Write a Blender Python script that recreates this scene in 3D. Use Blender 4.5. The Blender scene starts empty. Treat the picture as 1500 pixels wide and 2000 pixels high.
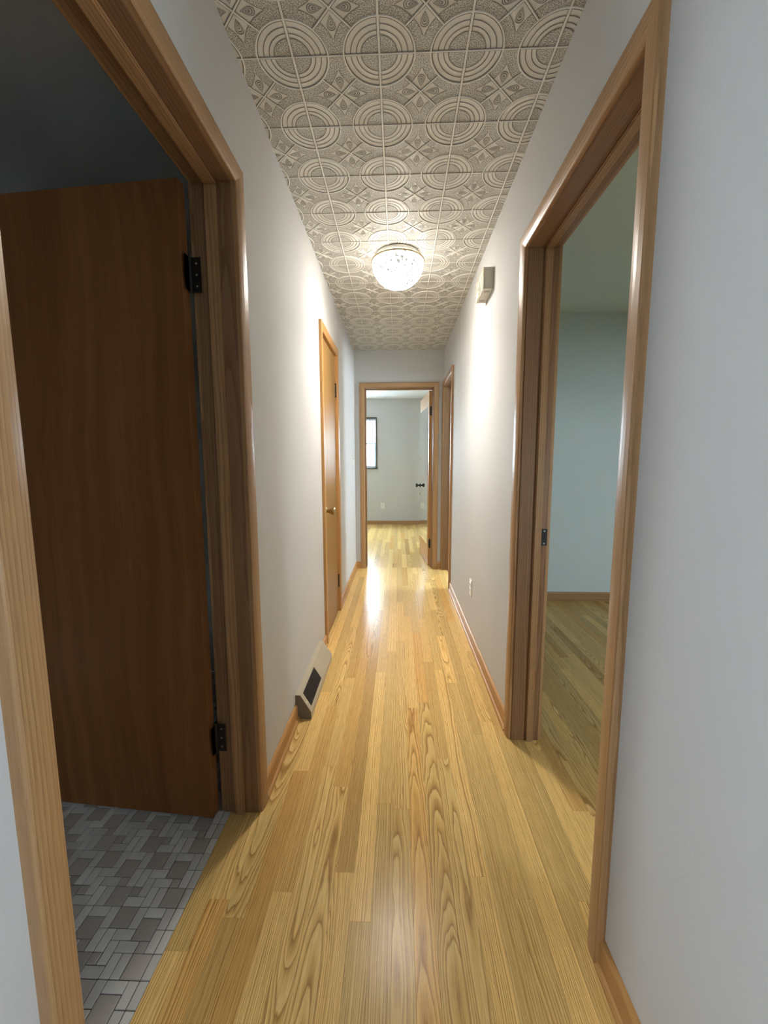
import bpy, bmesh, math, random
from mathutils import Vector, Matrix
random.seed(7)
SC = bpy.context.scene
COL = SC.collection
R = math.radians

# ------------------------------------------------------------------ camera
F_PX, PITCH, YAW, ROLL, CAM_H = 799.7, -0.1199, 0.0358, -0.0029, 1.2191
cd = bpy.data.cameras.new('camera')
cam = bpy.data.objects.new('camera', cd)
COL.objects.link(cam)
cd.sensor_fit = 'VERTICAL'
cd.sensor_height = 36.0
cd.sensor_width = 27.0
cd.lens = F_PX / 2000.0 * 36.0
cd.clip_start = 0.02
cy_, sy_, cp_, sp_ = math.cos(YAW), math.sin(YAW), math.cos(PITCH), math.sin(PITCH)
fw = Vector((-sy_*cp_, cy_*cp_, sp_))
rt = Vector((cy_, sy_, 0))
up = rt.cross(fw)
c_, s_ = math.cos(ROLL), math.sin(ROLL)
rt2, up2 = c_*rt + s_*up, c_*up - s_*rt
M3 = Matrix((rt2, up2, -fw)).transposed()
cam.matrix_world = Matrix.Translation((0, 0, CAM_H)) @ M3.to_4x4()
SC.camera = cam

# ------------------------------------------------------------------ world, exposure
world = bpy.data.worlds.new('overcast_sky')
SC.world = world
world.use_nodes = True
bg = world.node_tree.nodes['Background']
bg.inputs['Color'].default_value = (0.75, 0.88, 1.0, 1)
bg.inputs['Strength'].default_value = 9.0
SC.view_settings.view_transform = 'Standard'
SC.view_settings.look = 'None'
SC.view_settings.gamma = 1.0
SC.view_settings.use_curve_mapping = False
SC.view_settings.exposure = 2.87
SC.cycles.max_bounces = 8
SC.cycles.diffuse_bounces = 5
SC.cycles.glossy_bounces = 4
SC.cycles.sample_clamp_indirect = 6.0
LAMP_STRENGTH = 8.5
ADDED_SPOT_WATTS = 9.0
LAMP_COLOR = (1.0, 0.95, 0.87, 1)

def portal(name, loc, rot, sx, sy):
    l = bpy.data.lights.new(name, 'AREA')
    l.shape = 'RECTANGLE'
    l.size, l.size_y = sx, sy
    l.cycles.is_portal = True
    o = bpy.data.objects.new(name, l)
    o.location, o.rotation_euler = loc, rot
    COL.objects.link(o)

# ------------------------------------------------------------------ main measures (metres)
XL, XR = -0.492, 0.499          # hall wall faces
TW = 0.115                      # wall thickness
YE = 4.652                      # end wall
YM = -0.10                      # hall mouth (behind the photographer)
H = 2.44
DH = 2.035                      # door opening height
CT, CW = 0.020, 0.055           # casing thickness, width
RX0, RX1, RY0, RY1 = XR+TW, 3.7, -0.10, 3.584     # blue room
BX0, BX1, BY0, BY1 = -2.4, XL-TW, -0.10, 2.25     # bathroom
FX0, FX1, FY0, FY1 = -1.9, 1.5, YE+TW, 8.07       # far room
CX0, CX1, CY0, CY1 = XR+TW, 2.2, RY1+TW, YE       # side room at the end
LX0, LX1, LY0, LY1 = -1.5, 1.5, -3.9, YM          # living room behind

# ------------------------------------------------------------------ node helpers
class NT:
    def __init__(s, name):
        s.m = bpy.data.materials.new(name)
        s.m.use_nodes = True
        s.t = s.m.node_tree
        s.b = s.t.nodes['Principled BSDF']
        s.L = s.t.links
    def n(s, typ, **kw):
        nd = s.t.nodes.new(typ)
        for k, v in kw.items():
            setattr(nd, k, v)
        return nd
    def put(s, sock, v):
        if isinstance(v, bpy.types.NodeSocket):
            s.L.new(v, sock)
        elif isinstance(v, (tuple, list)) and len(v) == 3 and sock.type == 'RGBA':
            sock.default_value = (*v, 1)
        else:
            sock.default_value = v
    def math(s, op, a, b=None, c=None):
        nd = s.n('ShaderNodeMath', operation=op)
        s.put(nd.inputs[0], a)
        if b is not None: s.put(nd.inputs[1], b)
        if c is not None: s.put(nd.inputs[2], c)
        return nd.outputs[0]
    def comb(s, x, y, z):
        nd = s.n('ShaderNodeCombineXYZ')
        for i, v in enumerate((x, y, z)): s.put(nd.inputs[i], v)
        return nd.outputs[0]
    def noise(s, vec, scale=1.0, detail=2.0, rough=0.5, out='Fac'):
        nd = s.n('ShaderNodeTexNoise')
        s.put(nd.inputs['Vector'], vec)
        nd.inputs['Scale'].default_value = scale
        nd.inputs['Detail'].default_value = detail
        nd.inputs['Roughness'].default_value = rough
        return nd.outputs[out]
    def ramp(s, fac, stops, interp='LINEAR'):
        nd = s.n('ShaderNodeValToRGB')
        cr = nd.color_ramp
        cr.interpolation = interp
        while len(cr.elements) < len(stops): cr.elements.new(0.5)
        for e, (p, c) in zip(cr.elements, stops):
            e.position = p
            e.color = (*c, 1) if len(c) == 3 else c
        s.put(nd.inputs[0], fac)
        return nd.outputs[0]
    def mix(s, fac, a, b, blend='MIX'):
        nd = s.n('ShaderNodeMix', data_type='RGBA', blend_type=blend)
        s.put(nd.inputs[0], fac); s.put(nd.inputs[6], a); s.put(nd.inputs[7], b)
        return nd.outputs[2]
    def bump(s, h, strength, dist):
        nd = s.n('ShaderNodeBump')
        nd.inputs['Strength'].default_value = strength
        nd.inputs['Distance'].default_value = dist
        s.put(nd.inputs['Height'], h)
        s.L.new(nd.outputs[0], s.b.inputs['Normal'])
    def set(s, **kw):
        for k, v in kw.items():
            s.put(s.b.inputs[k.replace('_', ' ')], v)
        return s.m

def plain(name, col, rough=0.5, metal=0.0, **kw):
    t = NT(name)
    co = t.n('ShaderNodeTexCoord').outputs['Object']
    nz = t.noise(co, 60, 3)
    t.set(Base_Color=t.mix(t.math('MULTIPLY', nz, 0.12), col, tuple(c*0.7 for c in col)),
          Roughness=rough, Metallic=metal)
    if kw: t.set(**kw)
    return t.m

def paint(name, col, rough=0.5, bump=0.10):
    t = NT(name)
    geo = t.n('ShaderNodeNewGeometry').outputs['Position']
    n1 = t.noise(geo, 160, 3, 0.55)
    n2 = t.noise(geo, 3.0, 3, 0.5)
    c2 = tuple(c*0.955 for c in col)
    t.set(Base_Color=t.mix(n2, col, c2), Roughness=rough, Specular_IOR_Level=0.04)
    t.bump(n1, bump, 0.004)
    return t.m

def wood(name, dark, mid, light, freq=190.0, rough=0.3, coat=0.25, tilt=0.10, wob=0.035,
         tone=(0.8, 1.12), pore=0.35, contrast=1.0, hue=None, spread=0.16, bump=0.03, ior=1.4):
    """Oak: rings of a trunk cut by the board; 'grain' attribute = (across, depth, along) in metres."""
    t = NT(name)
    at = t.n('ShaderNodeAttribute', attribute_name='grain')
    sep = t.n('ShaderNodeSeparateXYZ'); t.L.new(at.outputs['Vector'], sep.inputs[0])
    gx, gy, gz = sep.outputs
    rnd = t.math('ADD', t.n('ShaderNodeObjectInfo').outputs['Random'],
                 t.n('ShaderNodeNewGeometry').outputs['Random Per Island'])
    wn = t.n('ShaderNodeTexWhiteNoise', noise_dimensions='1D')
    t.put(wn.inputs['W'], t.math('MULTIPLY', rnd, 917.0))
    rs = t.n('ShaderNodeSeparateColor'); t.L.new(wn.outputs['Color'], rs.inputs[0])
    r1, r2, r3 = rs.outputs
    off = t.math('MULTIPLY', rnd, 53.0)
    x = t.math('ADD', gx, t.math('MULTIPLY', t.math('SUBTRACT', r1, 0.5), spread))
    lown = t.noise(t.comb(off, gx, gz), 1.6, 2.0)
    zc = t.math('ADD', t.math('MULTIPLY', t.math('SUBTRACT', r2, 0.5), 0.11),
                t.math('ADD', gy, t.math('MULTIPLY', gz, t.math('MULTIPLY', t.math('SUBTRACT', r3, 0.5), tilt))))
    zc = t.math('ADD', zc, t.math('MULTIPLY', t.math('SUBTRACT', lown, 0.5), wob*2.2))
    rr = t.math('SQRT', t.math('ADD', t.math('MULTIPLY', x, x), t.math('MULTIPLY', zc, zc)))
    wv = t.noise(t.comb(t.math('ADD', t.math('MULTIPLY', gx, 26.0), off), t.math('MULTIPLY', gy, 26.0), t.math('MULTIPLY', gz, 3.2)), 1.0, 3.0)
    rr = t.math('ADD', rr, t.math('MULTIPLY', t.math('SUBTRACT', wv, 0.5), 0.010))
    rr = t.math('ADD', rr, t.math('MULTIPLY', t.math('SUBTRACT', t.noise(t.comb(t.math('MULTIPLY', rr, 70.0), off, 0.0), 1.0, 2.0), 0.5), 0.016))
    saw = t.math('FRACT', t.math('MULTIPLY', rr, freq))
    k = contrast
    lerp = lambda a, b, f: tuple(p+(q-p)*f for p, q in zip(a, b))
    d2 = lerp(mid, dark, k)
    l2 = lerp(mid, light, k)
    base = t.ramp(saw, [(0.0, d2), (0.16, lerp(d2, mid, .6)), (0.42, mid), (0.80, l2), (0.93, lerp(l2, mid, .5)), (1.0, d2)])
    pz = t.noise(t.comb(t.math('ADD', t.math('MULTIPLY', gx, 620.0), off), t.math('MULTIPLY', gy, 620.0), t.math('MULTIPLY', gz, 16.0)), 1.0, 2.0, 0.6)
    pm = t.ramp(pz, [(0.36, (1, 1, 1)), (0.52, (0, 0, 0))])
    early = t.ramp(saw, [(0.0, (1, 1, 1)), (0.5, (0.35, 0.35, 0.35)), (1.0, (0.6, 0.6, 0.6))])
    pm2 = t.math('MULTIPLY', t.math('MULTIPLY', pm, early), pore)
    col = t.mix(pm2, base, tuple(c*0.72 for c in dark))
    tn = t.math('MULTIPLY_ADD', t.math('FRACT', t.math('MULTIPLY', r1, 7.31)), tone[1]-tone[0], tone[0])
    tv = t.comb(tn, tn, tn)
    col = t.mix(1.0, col, tv, 'MULTIPLY')
    if hue:   # some boards redder
        rf = t.ramp(t.math('FRACT', t.math('MULTIPLY', r2, 11.7)), [(0.70, (0, 0, 0)), (1.0, (1, 1, 1))])
        col = t.mix(t.math('MULTIPLY', rf, 0.75), col, t.mix(1.0, col, hue, 'MULTIPLY'))
    rg = t.math('MULTIPLY_ADD', pz, 0.10, rough-0.05)
    t.set(Base_Color=col, Roughness=rg, Coat_Weight=coat, Coat_Roughness=0.12, Specular_IOR_Level=0.5, IOR=ior)
    t.bump(t.math('ADD', saw, t.math('MULTIPLY', pm, -0.6)), bump, 0.002)
    return t.m

def veneer(name, dark, light, rough=0.42, coat=0.0):
    t = NT(name)
    at = t.n('ShaderNodeAttribute', attribute_name='grain')
    sep = t.n('ShaderNodeSeparateXYZ'); t.L.new(at.outputs['Vector'], sep.inputs[0])
    gx, gy, gz = sep.outputs
    rnd = t.math('MULTIPLY', t.n('ShaderNodeObjectInfo').outputs['Random'], 41.0)
    warp = t.math('MULTIPLY', t.noise(t.comb(gx, rnd, gz), 1.3, 2.0), 0.16)
    big = t.noise(t.comb(t.math('ADD', t.math('MULTIPLY', t.math('ADD', gx, warp), 16.0), rnd), gy, t.math('MULTIPLY', gz, 0.55)), 1.0, 3.0, 0.55)
    fine = t.noise(t.comb(t.math('ADD', t.math('MULTIPLY', gx, 240.0), rnd), gy, t.math('MULTIPLY', gz, 5.0)), 1.0, 3.0, 0.6)
    f = t.math('ADD', t.math('MULTIPLY', big, 0.72), t.math('MULTIPLY', fine, 0.28))
    t.set(Base_Color=t.ramp(f, [(0.30, dark), (0.70, light)]), Roughness=rough, Coat_Weight=coat, Coat_Roughness=0.3, Specular_IOR_Level=0.06)
    t.bump(fine, 0.02, 0.001)
    return t.m

# ------------------------------------------------------------------ materials
M = {}
M['wall'] = paint('white_wall_paint', (0.60, 0.595, 0.58), 0.7)
M['ceil_plain'] = paint('white_ceiling_paint', (0.74, 0.74, 0.72), 0.7)
M['aqua'] = paint('pale_aqua_paint', (0.70, 0.80, 0.785), 0.6)
M['aqua_ceil'] = paint('pale_green_ceiling_paint', (0.80, 0.87, 0.80), 0.8)
M['bath'] = paint('bathroom_paint', (0.66, 0.67, 0.65), 0.5)
M['floor'] = wood('honey_oak_floor', (0.47, 0.255, 0.080), (0.84, 0.54, 0.185), (0.93, 0.66, 0.27),
                  freq=215, rough=0.25, coat=0.0, ior=1.24, tilt=0.10, wob=0.022, spread=0.22, tone=(0.78, 1.10), pore=0.7, hue=(0.80, 0.66, 0.52), bump=0.012)
M['trim'] = wood('oak_trim', (0.23, 0.112, 0.046), (0.42, 0.235, 0.105), (0.52, 0.315, 0.15),
                 freq=130, rough=0.36, coat=0.08, tilt=0.04, wob=0.010, spread=0.3, tone=(0.90, 1.06), pore=0.45, contrast=0.5)
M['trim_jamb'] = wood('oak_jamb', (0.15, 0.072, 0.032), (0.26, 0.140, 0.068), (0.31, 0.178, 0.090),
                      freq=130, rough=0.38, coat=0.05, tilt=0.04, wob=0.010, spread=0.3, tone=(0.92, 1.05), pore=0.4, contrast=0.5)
M['trim_gold'] = wood('golden_birch_trim', (0.36, 0.18, 0.062), (0.50, 0.265, 0.095), (0.57, 0.32, 0.12),
                      freq=120, rough=0.38, coat=0.0, ior=1.28, tilt=0.04, tone=(0.95, 1.05), pore=0.2, contrast=0.5)
M['birch'] = veneer('golden_birch_door', (0.32, 0.175, 0.057), (0.40, 0.235, 0.082))
M['birch_shaded'] = veneer('shaded_birch_door', (0.145, 0.056, 0.019), (0.27, 0.115, 0.042))  # reddish birch, with the shade of the unlit room darkened into its colour
M['subfloor'] = plain('dark_subfloor', (0.06, 0.035, 0.015), 0.8)
M['grout'] = plain('dark_grout', (0.035, 0.034, 0.032), 0.9)
def stone(name, col):
    t = NT(name)
    p = t.n('ShaderNodeNewGeometry').outputs['Position']
    rnd = t.math('FRACT', t.math('ADD', t.n('ShaderNodeObjectInfo').outputs['Random'], t.n('ShaderNodeNewGeometry').outputs['Random Per Island']))
    k = t.math('ADD', t.math('MULTIPLY_ADD', rnd, 0.26, 0.80), t.math('MULTIPLY', t.noise(p, 300, 3), 0.16))
    t.set(Base_Color=t.mix(1.0, col, t.comb(k, k, k), 'MULTIPLY'), Roughness=0.45)
    t.bump(t.noise(p, 500, 2), 0.08, 0.001)
    return t.m
M['tile_l'] = stone('light_stone_mosaic', (0.56, 0.545, 0.51))
M['tile_d'] = stone('taupe_stone_mosaic', (0.39, 0.355, 0.315))
M['brass'] = plain('aged_brass', (0.46, 0.36, 0.20), 0.28, 1.0)
M['bronze'] = plain('dark_bronze', (0.035, 0.033, 0.030), 0.45, 0.7)
M['steel'] = plain('grey_steel', (0.42, 0.40, 0.36), 0.4, 0.8)
M['plastic'] = plain('white_plastic', (0.78, 0.76, 0.71), 0.35)
M['slot'] = plain('black_slot', (0.012, 0.011, 0.010), 0.7)
M['beige'] = plain('beige_plastic', (0.56, 0.52, 0.44), 0.45)
M['cream'] = plain('cream_plastic', (0.80, 0.76, 0.58), 0.4)
M['vent'] = plain('taupe_enamel', (0.46, 0.40, 0.29), 0.45)
M['vent_dark'] = plain('brown_enamel', (0.16, 0.12, 0.08), 0.5)
M['mirror'] = plain('mirror_glass', (0.88, 0.90, 0.90), 0.015, 1.0)
M['darkwood'] = plain('dark_window_wood', (0.10, 0.07, 0.06), 0.4)
M['blind'] = plain('pale_blue_blind', (0.62, 0.68, 0.78), 0.5)
M['brick_out'] = plain('exterior_siding', (0.6, 0.58, 0.54), 0.8)
def glass_mat():
    t = NT('window_glass')
    tr = t.n('ShaderNodeBsdfTransparent'); tr.inputs[0].default_value = (0.93, 0.97, 0.97, 1)
    gl = t.n('ShaderNodeBsdfGlossy'); gl.inputs['Roughness'].default_value = 0.01
    mx = t.n('ShaderNodeMixShader'); mx.inputs[0].default_value = 0.06
    t.L.new(tr.outputs[0], mx.inputs[1]); t.L.new(gl.outputs[0], mx.inputs[2])
    out = t.t.nodes['Material Output']
    t.L.new(mx.outputs[0], out.inputs['Surface'])
    return t.m
M['glass'] = glass_mat()
def leaf_mat():
    t = NT('green_leaves')
    p = t.n('ShaderNodeNewGeometry').outputs['Position']
    t.set(Base_Color=t.ramp(t.noise(p, 6, 3), [(0.3, (0.06, 0.16, 0.05)), (0.7, (0.20, 0.38, 0.14))]), Roughness=0.6)
    return t.m
M['leaf'] = leaf_mat()
# embossed ceiling vinyl: smooth field, stippled ground, glaze in the grooves
def emboss(name, c0, c1, scale, lo, hi, rough=0.5, bump=0.0):
    t = NT(name)
    p = t.n('ShaderNodeNewGeometry').outputs['Position']
    nz = t.noise(p, scale, 1.5, 0.6)
    v = t.ramp(nz, [(lo, (0, 0, 0)), (hi, (1, 1, 1))])
    t.set(Base_Color=t.mix(v, c0, c1), Roughness=rough)
    if bump: t.bump(v, bump, 0.003)
    return t.m
M['ct_smooth'] = emboss('ceiling_vinyl_smooth', (0.76, 0.735, 0.665), (0.82, 0.795, 0.725), 260, 0.3, 0.7, 0.42)
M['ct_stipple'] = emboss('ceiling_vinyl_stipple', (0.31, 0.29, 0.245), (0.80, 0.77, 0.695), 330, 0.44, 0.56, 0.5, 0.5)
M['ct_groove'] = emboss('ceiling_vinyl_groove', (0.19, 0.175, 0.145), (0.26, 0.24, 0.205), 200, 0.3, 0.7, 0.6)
M['ct_ridge'] = emboss('ceiling_vinyl_ridge', (0.84, 0.815, 0.745), (0.88, 0.855, 0.785), 200, 0.3, 0.7, 0.42)
def lamp_glass():
    t = NT('lit_lace_glass')
    co = t.n('ShaderNodeTexCoord').outputs['Object']
    ws = t.noise(co, 30, 2, 0.5, 'Color')
    vv = t.n('ShaderNodeVectorMath', operation='MULTIPLY_ADD')
    t.L.new(ws, vv.inputs[0]); vv.inputs[1].default_value = (0.03,)*3; t.L.new(co, vv.inputs[2])
    nz = t.noise(vv.outputs[0], 75, 1.0, 0.5)
    fl = t.ramp(nz, [(0.42, (0, 0, 0)), (0.45, (1, 1, 1))])
    t.set(Base_Color=(0.25, 0.25, 0.25), Roughness=0.25, Emission_Color=LAMP_COLOR)
    sz = t.n('ShaderNodeSeparateXYZ'); t.L.new(co, sz.inputs[0])
    # glow graded by hand: underside boosted over the flanks to send light down
    low = t.ramp(sz.outputs[2], [(0.0, (2.8,)*3), (0.018, (2.0,)*3), (0.042, (0.50,)*3), (0.09, (0.34,)*3)])
    t.L.new(t.math('MULTIPLY_ADD', t.math('MULTIPLY', fl, low), LAMP_STRENGTH, 0.055), t.b.inputs['Emission Strength'])
    return t.m
M['lamp'] = lamp_glass()

# ------------------------------------------------------------------ object helpers
def tag(o, label=None, cat=None, group=None, kind=None):
    if label: o['label'] = label
    if cat: o['category'] = cat
    if group: o['group'] = group
    if kind: o['kind'] = kind
    return o
def empty(name, loc, label=None, cat=None, group=None, kind=None):
    o = bpy.data.objects.new(name, None)
    o.location = loc
    o.empty_display_size = 0.05
    COL.objects.link(o)
    return tag(o, label, cat, group, kind)
def wloc(o):
    v = Vector(o.location)
    while o.parent:
        o = o.parent
        v = v + Vector(o.location)
    return v
def attach(o, parent, world):
    if parent is not None:
        o.parent = parent
        o.location = Vector(world) - wloc(parent)
    else:
        o.location = world
def build(name, verts, faces, mats, parent=None, fm=None, smooth=False, grain=None, gflip=None):
    """verts in world metres; origin goes to the centre of the base. grain = axis index along the wood fibre."""
    vs = [Vector(v) for v in verts]
    lo = Vector([min(v[i] for v in vs) for i in range(3)])
    hi = Vector([max(v[i] for v in vs) for i in range(3)])
    org = Vector(((lo.x+hi.x)/2, (lo.y+hi.y)/2, lo.z))
    me = bpy.data.meshes.new(name)
    me.from_pydata([tuple(v-org) for v in vs], [], faces)
    if not isinstance(mats, (list, tuple)): mats = [mats]
    for m in mats: me.materials.append(m)
    if fm: me.polygons.foreach_set('material_index', fm)
    if smooth: me.polygons.foreach_set('use_smooth', [True]*len(faces))
    if grain is not None:
        a = me.attributes.new('grain', 'FLOAT_VECTOR', 'POINT')
        ctr = (lo+hi)/2
        oth = [i for i in range(3) if i != grain]
        # widest cross axis first
        oth.sort(key=lambda i: -(hi[i]-lo[i]))
        buf = []
        for v in vs:
            d = v-ctr
            buf += [d[oth[0]], d[oth[1]], d[grain]]
        a.data.foreach_set('vector', buf)
    me.update()
    o = bpy.data.objects.new(name, me)
    COL.objects.link(o)
    attach(o, parent, org)
    return o

class G:
    """collects geometry"""
    def __init__(s): s.v, s.f, s.m = [], [], []
    def add(s, vs, fs, m=0):
        b = len(s.v)
        s.v += [tuple(v) for v in vs]
        s.f += [tuple(i+b for i in f) for f in fs]
        s.m += [m]*len(fs)
        return s
    def box(s, x0, x1, y0, y1, z0, z1, m=0, bev=0.0):
        if bev <= 0:
            vs = [(x, y, z) for z in (z0, z1) for y in (y0, y1) for x in (x0, x1)]
            return s.add(vs, [(0, 2, 3, 1), (4, 5, 7, 6), (0, 1, 5, 4), (2, 6, 7, 3), (0, 4, 6, 2), (1, 3, 7, 5)], m)
        bm = bmesh.new()
        bmesh.ops.create_cube(bm, size=1.0)
        for v in bm.verts:
            v.co = Vector(((x0+x1)/2+v.co.x*(x1-x0), (y0+y1)/2+v.co.y*(y1-y0), (z0+z1)/2+v.co.z*(z1-z0)))
        bmesh.ops.bevel(bm, geom=list(bm.edges), offset=bev, segments=2, affect='EDGES', profile=0.5)
        bm.verts.index_update()
        s.add([v.co.copy() for v in bm.verts], [[v.index for v in f.verts] for f in bm.faces], m)
        bm.free()
        return s
    def prism(s, pts, fn0, fn1, m=0):
        """2D outline pts extruded; fn0/fn1 map (a,b)->world at the two ends"""
        n = len(pts)
        vs = [fn0(*p) for p in pts] + [fn1(*p) for p in pts]
        fs = [(i, (i+1) % n, n+(i+1) % n, n+i) for i in range(n)]
        fs += [tuple(range(n-1, -1, -1)), tuple(range(n, 2*n))]
        return s.add(vs, fs, m)
    def lathe(s, prof, to_world, n=24, m=0, cap=True):
        vs, fs = [], []
        for r, h in prof:
            for i in range(n):
                a = 2*math.pi*i/n
                vs.append(to_world(r*math.cos(a), r*math.sin(a), h))
        k = len(prof)
        for j in range(k-1):
            for i in range(n):
                fs.append((j*n+i, j*n+(i+1) % n, (j+1)*n+(i+1) % n, (j+1)*n+i))
        if cap:
            fs.append(tuple(range(n-1, -1, -1)))
            fs.append(tuple((k-1)*n+i for i in range(n)))
        return s.add(vs, fs, m)
    def xf(s, fn):
        s.v = [fn(*v) for v in s.v]
        return s
    def obj(s, name, mats, parent=None, smooth=False, grain=None):
        return build(name, s.v, s.f, mats, parent, s.m, smooth, grain)

# ------------------------------------------------------------------ setting: walls
def wall(name, boxes, mat, label):
    g = G()
    for b in boxes: g.box(*b)
    return tag(g.obj(name, mat), label, 'wall', kind='structure')
B_Y0, B_Y1 = 0.500, 1.302      # bathroom rough opening
K_Y0, K_Y1 = 2.656, 3.276      # closet
N_Y0, N_Y1 = 0.917, 1.714      # near right door
S_Y0, S_Y1 = 3.888, 4.602      # far right door
E_X0, E_X1 = -0.394, 0.401     # end door
RO = DH + 0.012
wall('wall_left', [(XL-TW, XL, YM, B_Y0, 0, H), (XL-TW, XL, B_Y1, K_Y0, 0, H), (XL-TW, XL, K_Y1, YE, 0, H),
                   (XL-TW, XL, B_Y0, B_Y1, RO, H), (XL-TW, XL, K_Y0, K_Y1, RO, H), (XL-TW, XL-0.075, K_Y0, K_Y1, 0, RO)],
     M['wall'], 'white painted hallway wall on the left, with the open brown door and the vent')
wall('wall_right', [(XR, XR+TW, YM, N_Y0, 0, H), (XR, XR+TW, N_Y1, S_Y0, 0, H), (XR, XR+TW, S_Y1, YE, 0, H),
                    (XR, XR+TW, N_Y0, N_Y1, RO, H), (XR, XR+TW, S_Y0, S_Y1, RO, H)],
     M['wall'], 'white painted hallway wall on the right, with the chime box and the blue room doorway')
wall('wall_end', [(FX0-0.1, E_X0, YE, YE+TW, 0, H), (E_X1, CX1+0.1, YE, YE+TW, 0, H), (E_X0, E_X1, YE, YE+TW, RO, H)],
     M['wall'], 'white painted wall closing the end of the hallway around the far doorway')
# blue room
RW = (1.9, 2.35, 0.75, 1.2)   # window x0,x1,z0,z1 on the near wall
wall('wall_blue_room', [(RX0, RX1+0.1, RY1, RY1+TW, 0, H),
                        (RX0, RW[0], RY0-0.1, RY0, 0, H), (RW[1], RX1+0.1, RY0-0.1, RY0, 0, H),
                        (RW[0], RW[1], RY0-0.1, RY0, 0, RW[2]), (RW[0], RW[1], RY0-0.1, RY0, RW[3], H),
                        (RX1, RX1+0.1, RY0, RY1, 0, H)],
     M['aqua'], 'pale aqua painted walls of the room through the near right doorway')
wall('wall_bathroom', [(BX0-0.1, BX0, BY0, BY1, 0, H), (BX0-0.1, BX1, BY1, BY1+0.1, 0, H), (BX0-0.1, BX1, BY0-0.1, BY0, 0, H)],
     M['bath'], 'dark unlit walls of the tiled room behind the open brown door')
SW = (3.95, 4.45, 1.25, 1.95)   # unseen side room window, added to brighten the end wall: y0,y1,z0,z1
wall('wall_side_room', [(CX1, CX1+0.1, CY0, SW[0], 0, H), (CX1, CX1+0.1, SW[1], CY1, 0, H), (CX1, CX1+0.1, SW[0], SW[1], 0, SW[2]), (CX1, CX1+0.1, SW[0], SW[1], SW[3], H)], M['wall'], 'white wall of the room through the far right doorway')
FW = (-1.85, -0.445, 1.125, 2.07)   # far window x0,x1,z0,z1
wall('wall_far_room', [(FX0-0.1, FW[0], FY1, FY1+0.14, 0, H), (FW[1], FX1+0.1, FY1, FY1+0.14, 0, H),
                       (FW[0], FW[1], FY1, FY1+0.14, 0, FW[2]), (FW[0], FW[1], FY1, FY1+0.14, FW[3], H),
                       (FX0-0.1, FX0, FY0, FY1, 0, H), (FX1, FX1+0.1, FY0, FY1, 0, H)],
     M['wall'], 'white painted walls of the far room with the window')
# living room behind the photographer: windows on both sides
LW = (-1.47, -0.95, 1.1, 1.6)
lb = []
for sx in (LX0-0.1, LX1):
    lb += [(sx, sx+0.1, LY0, LW[0], 0, H), (sx, sx+0.1, LW[1], LY1, 0, H), (sx, sx+0.1, LW[0], LW[1], 0, LW[2]), (sx, sx+0.1, LW[0], LW[1], LW[3], H)]
lb += [(LX0-0.1, LX1+0.1, LY0-0.1, LY0, 0, H)]
lb += [(LX0-0.1, XL-TW, YM, YM+0.1, 0, H), (XR+TW, LX1+0.1, YM, YM+0.1, 0, H)]
wall('wall_living_room', lb, M['wall'], 'white walls of the room behind the viewer')
portal('daylight_portal', (FW[0]/2+FW[1]/2, FY1+0.15, FW[2]/2+FW[3]/2), (R(-90), 0, 0), FW[1]-FW[0], FW[3]-FW[2])
portal('daylight_portal', (RW[0]/2+RW[1]/2, RY0-0.11, RW[2]/2+RW[3]/2), (R(90), 0, 0), RW[1]-RW[0], RW[3]-RW[2])
portal('daylight_portal', (CX1+0.11, SW[0]/2+SW[1]/2, SW[2]/2+SW[3]/2), (0, R(90), 0), SW[3]-SW[2], SW[1]-SW[0])  # daylight through the added side room window
portal('daylight_portal', (LX1+0.11, LW[0]/2+LW[1]/2, LW[2]/2+LW[3]/2), (0, R(90), 0), LW[3]-LW[2], LW[1]-LW[0])
portal('daylight_portal', (LX0-0.11, LW[0]/2+LW[1]/2, LW[2]/2+LW[3]/2), (0, R(-90), 0), LW[3]-LW[2], LW[1]-LW[0])

# ------------------------------------------------------------------ ceilings
def slab(name, x0, x1, y0, y1, mat, label):
    g = G().box(x0, x1, y0, y1, H, H+0.08)
    return tag(g.obj(name, mat), label, 'ceiling', kind='structure')
slab('ceiling_bathroom', BX0-0.1, BX1, BY0-0.1, BY1+0.1, M['ceil_plain'], 'dark plain ceiling of the tiled room behind the open brown door')
slab('ceiling_blue_room', RX0, RX1+0.1, RY0-0.1, CY0-0.06, M['aqua_ceil'], 'plain grey green ceiling of the blue room')
slab('ceiling_side_room', CX0, CX1+0.1, CY0-0.06, YE, M['ceil_plain'], 'plain ceiling of the room through the far right doorway')
slab('ceiling_far_room', FX0-0.1, FX1+0.1, YE, FY1+0.14, M['ceil_plain'], 'plain white ceiling of the far room')
slab('ceiling_living_room', LX0-0.1, LX1+0.1, LY0-0.1, YM, M['ceil_plain'], 'plain white ceiling behind the viewer')
ceiling = tag(G().box(XL-TW, XR+TW, YM, YE, H+0.001, H+0.08).obj('ceiling', M['ct_smooth']),
              'hallway ceiling of embossed grey beige tiles with concentric circles and teardrops', 'ceiling', kind='structure')

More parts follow.
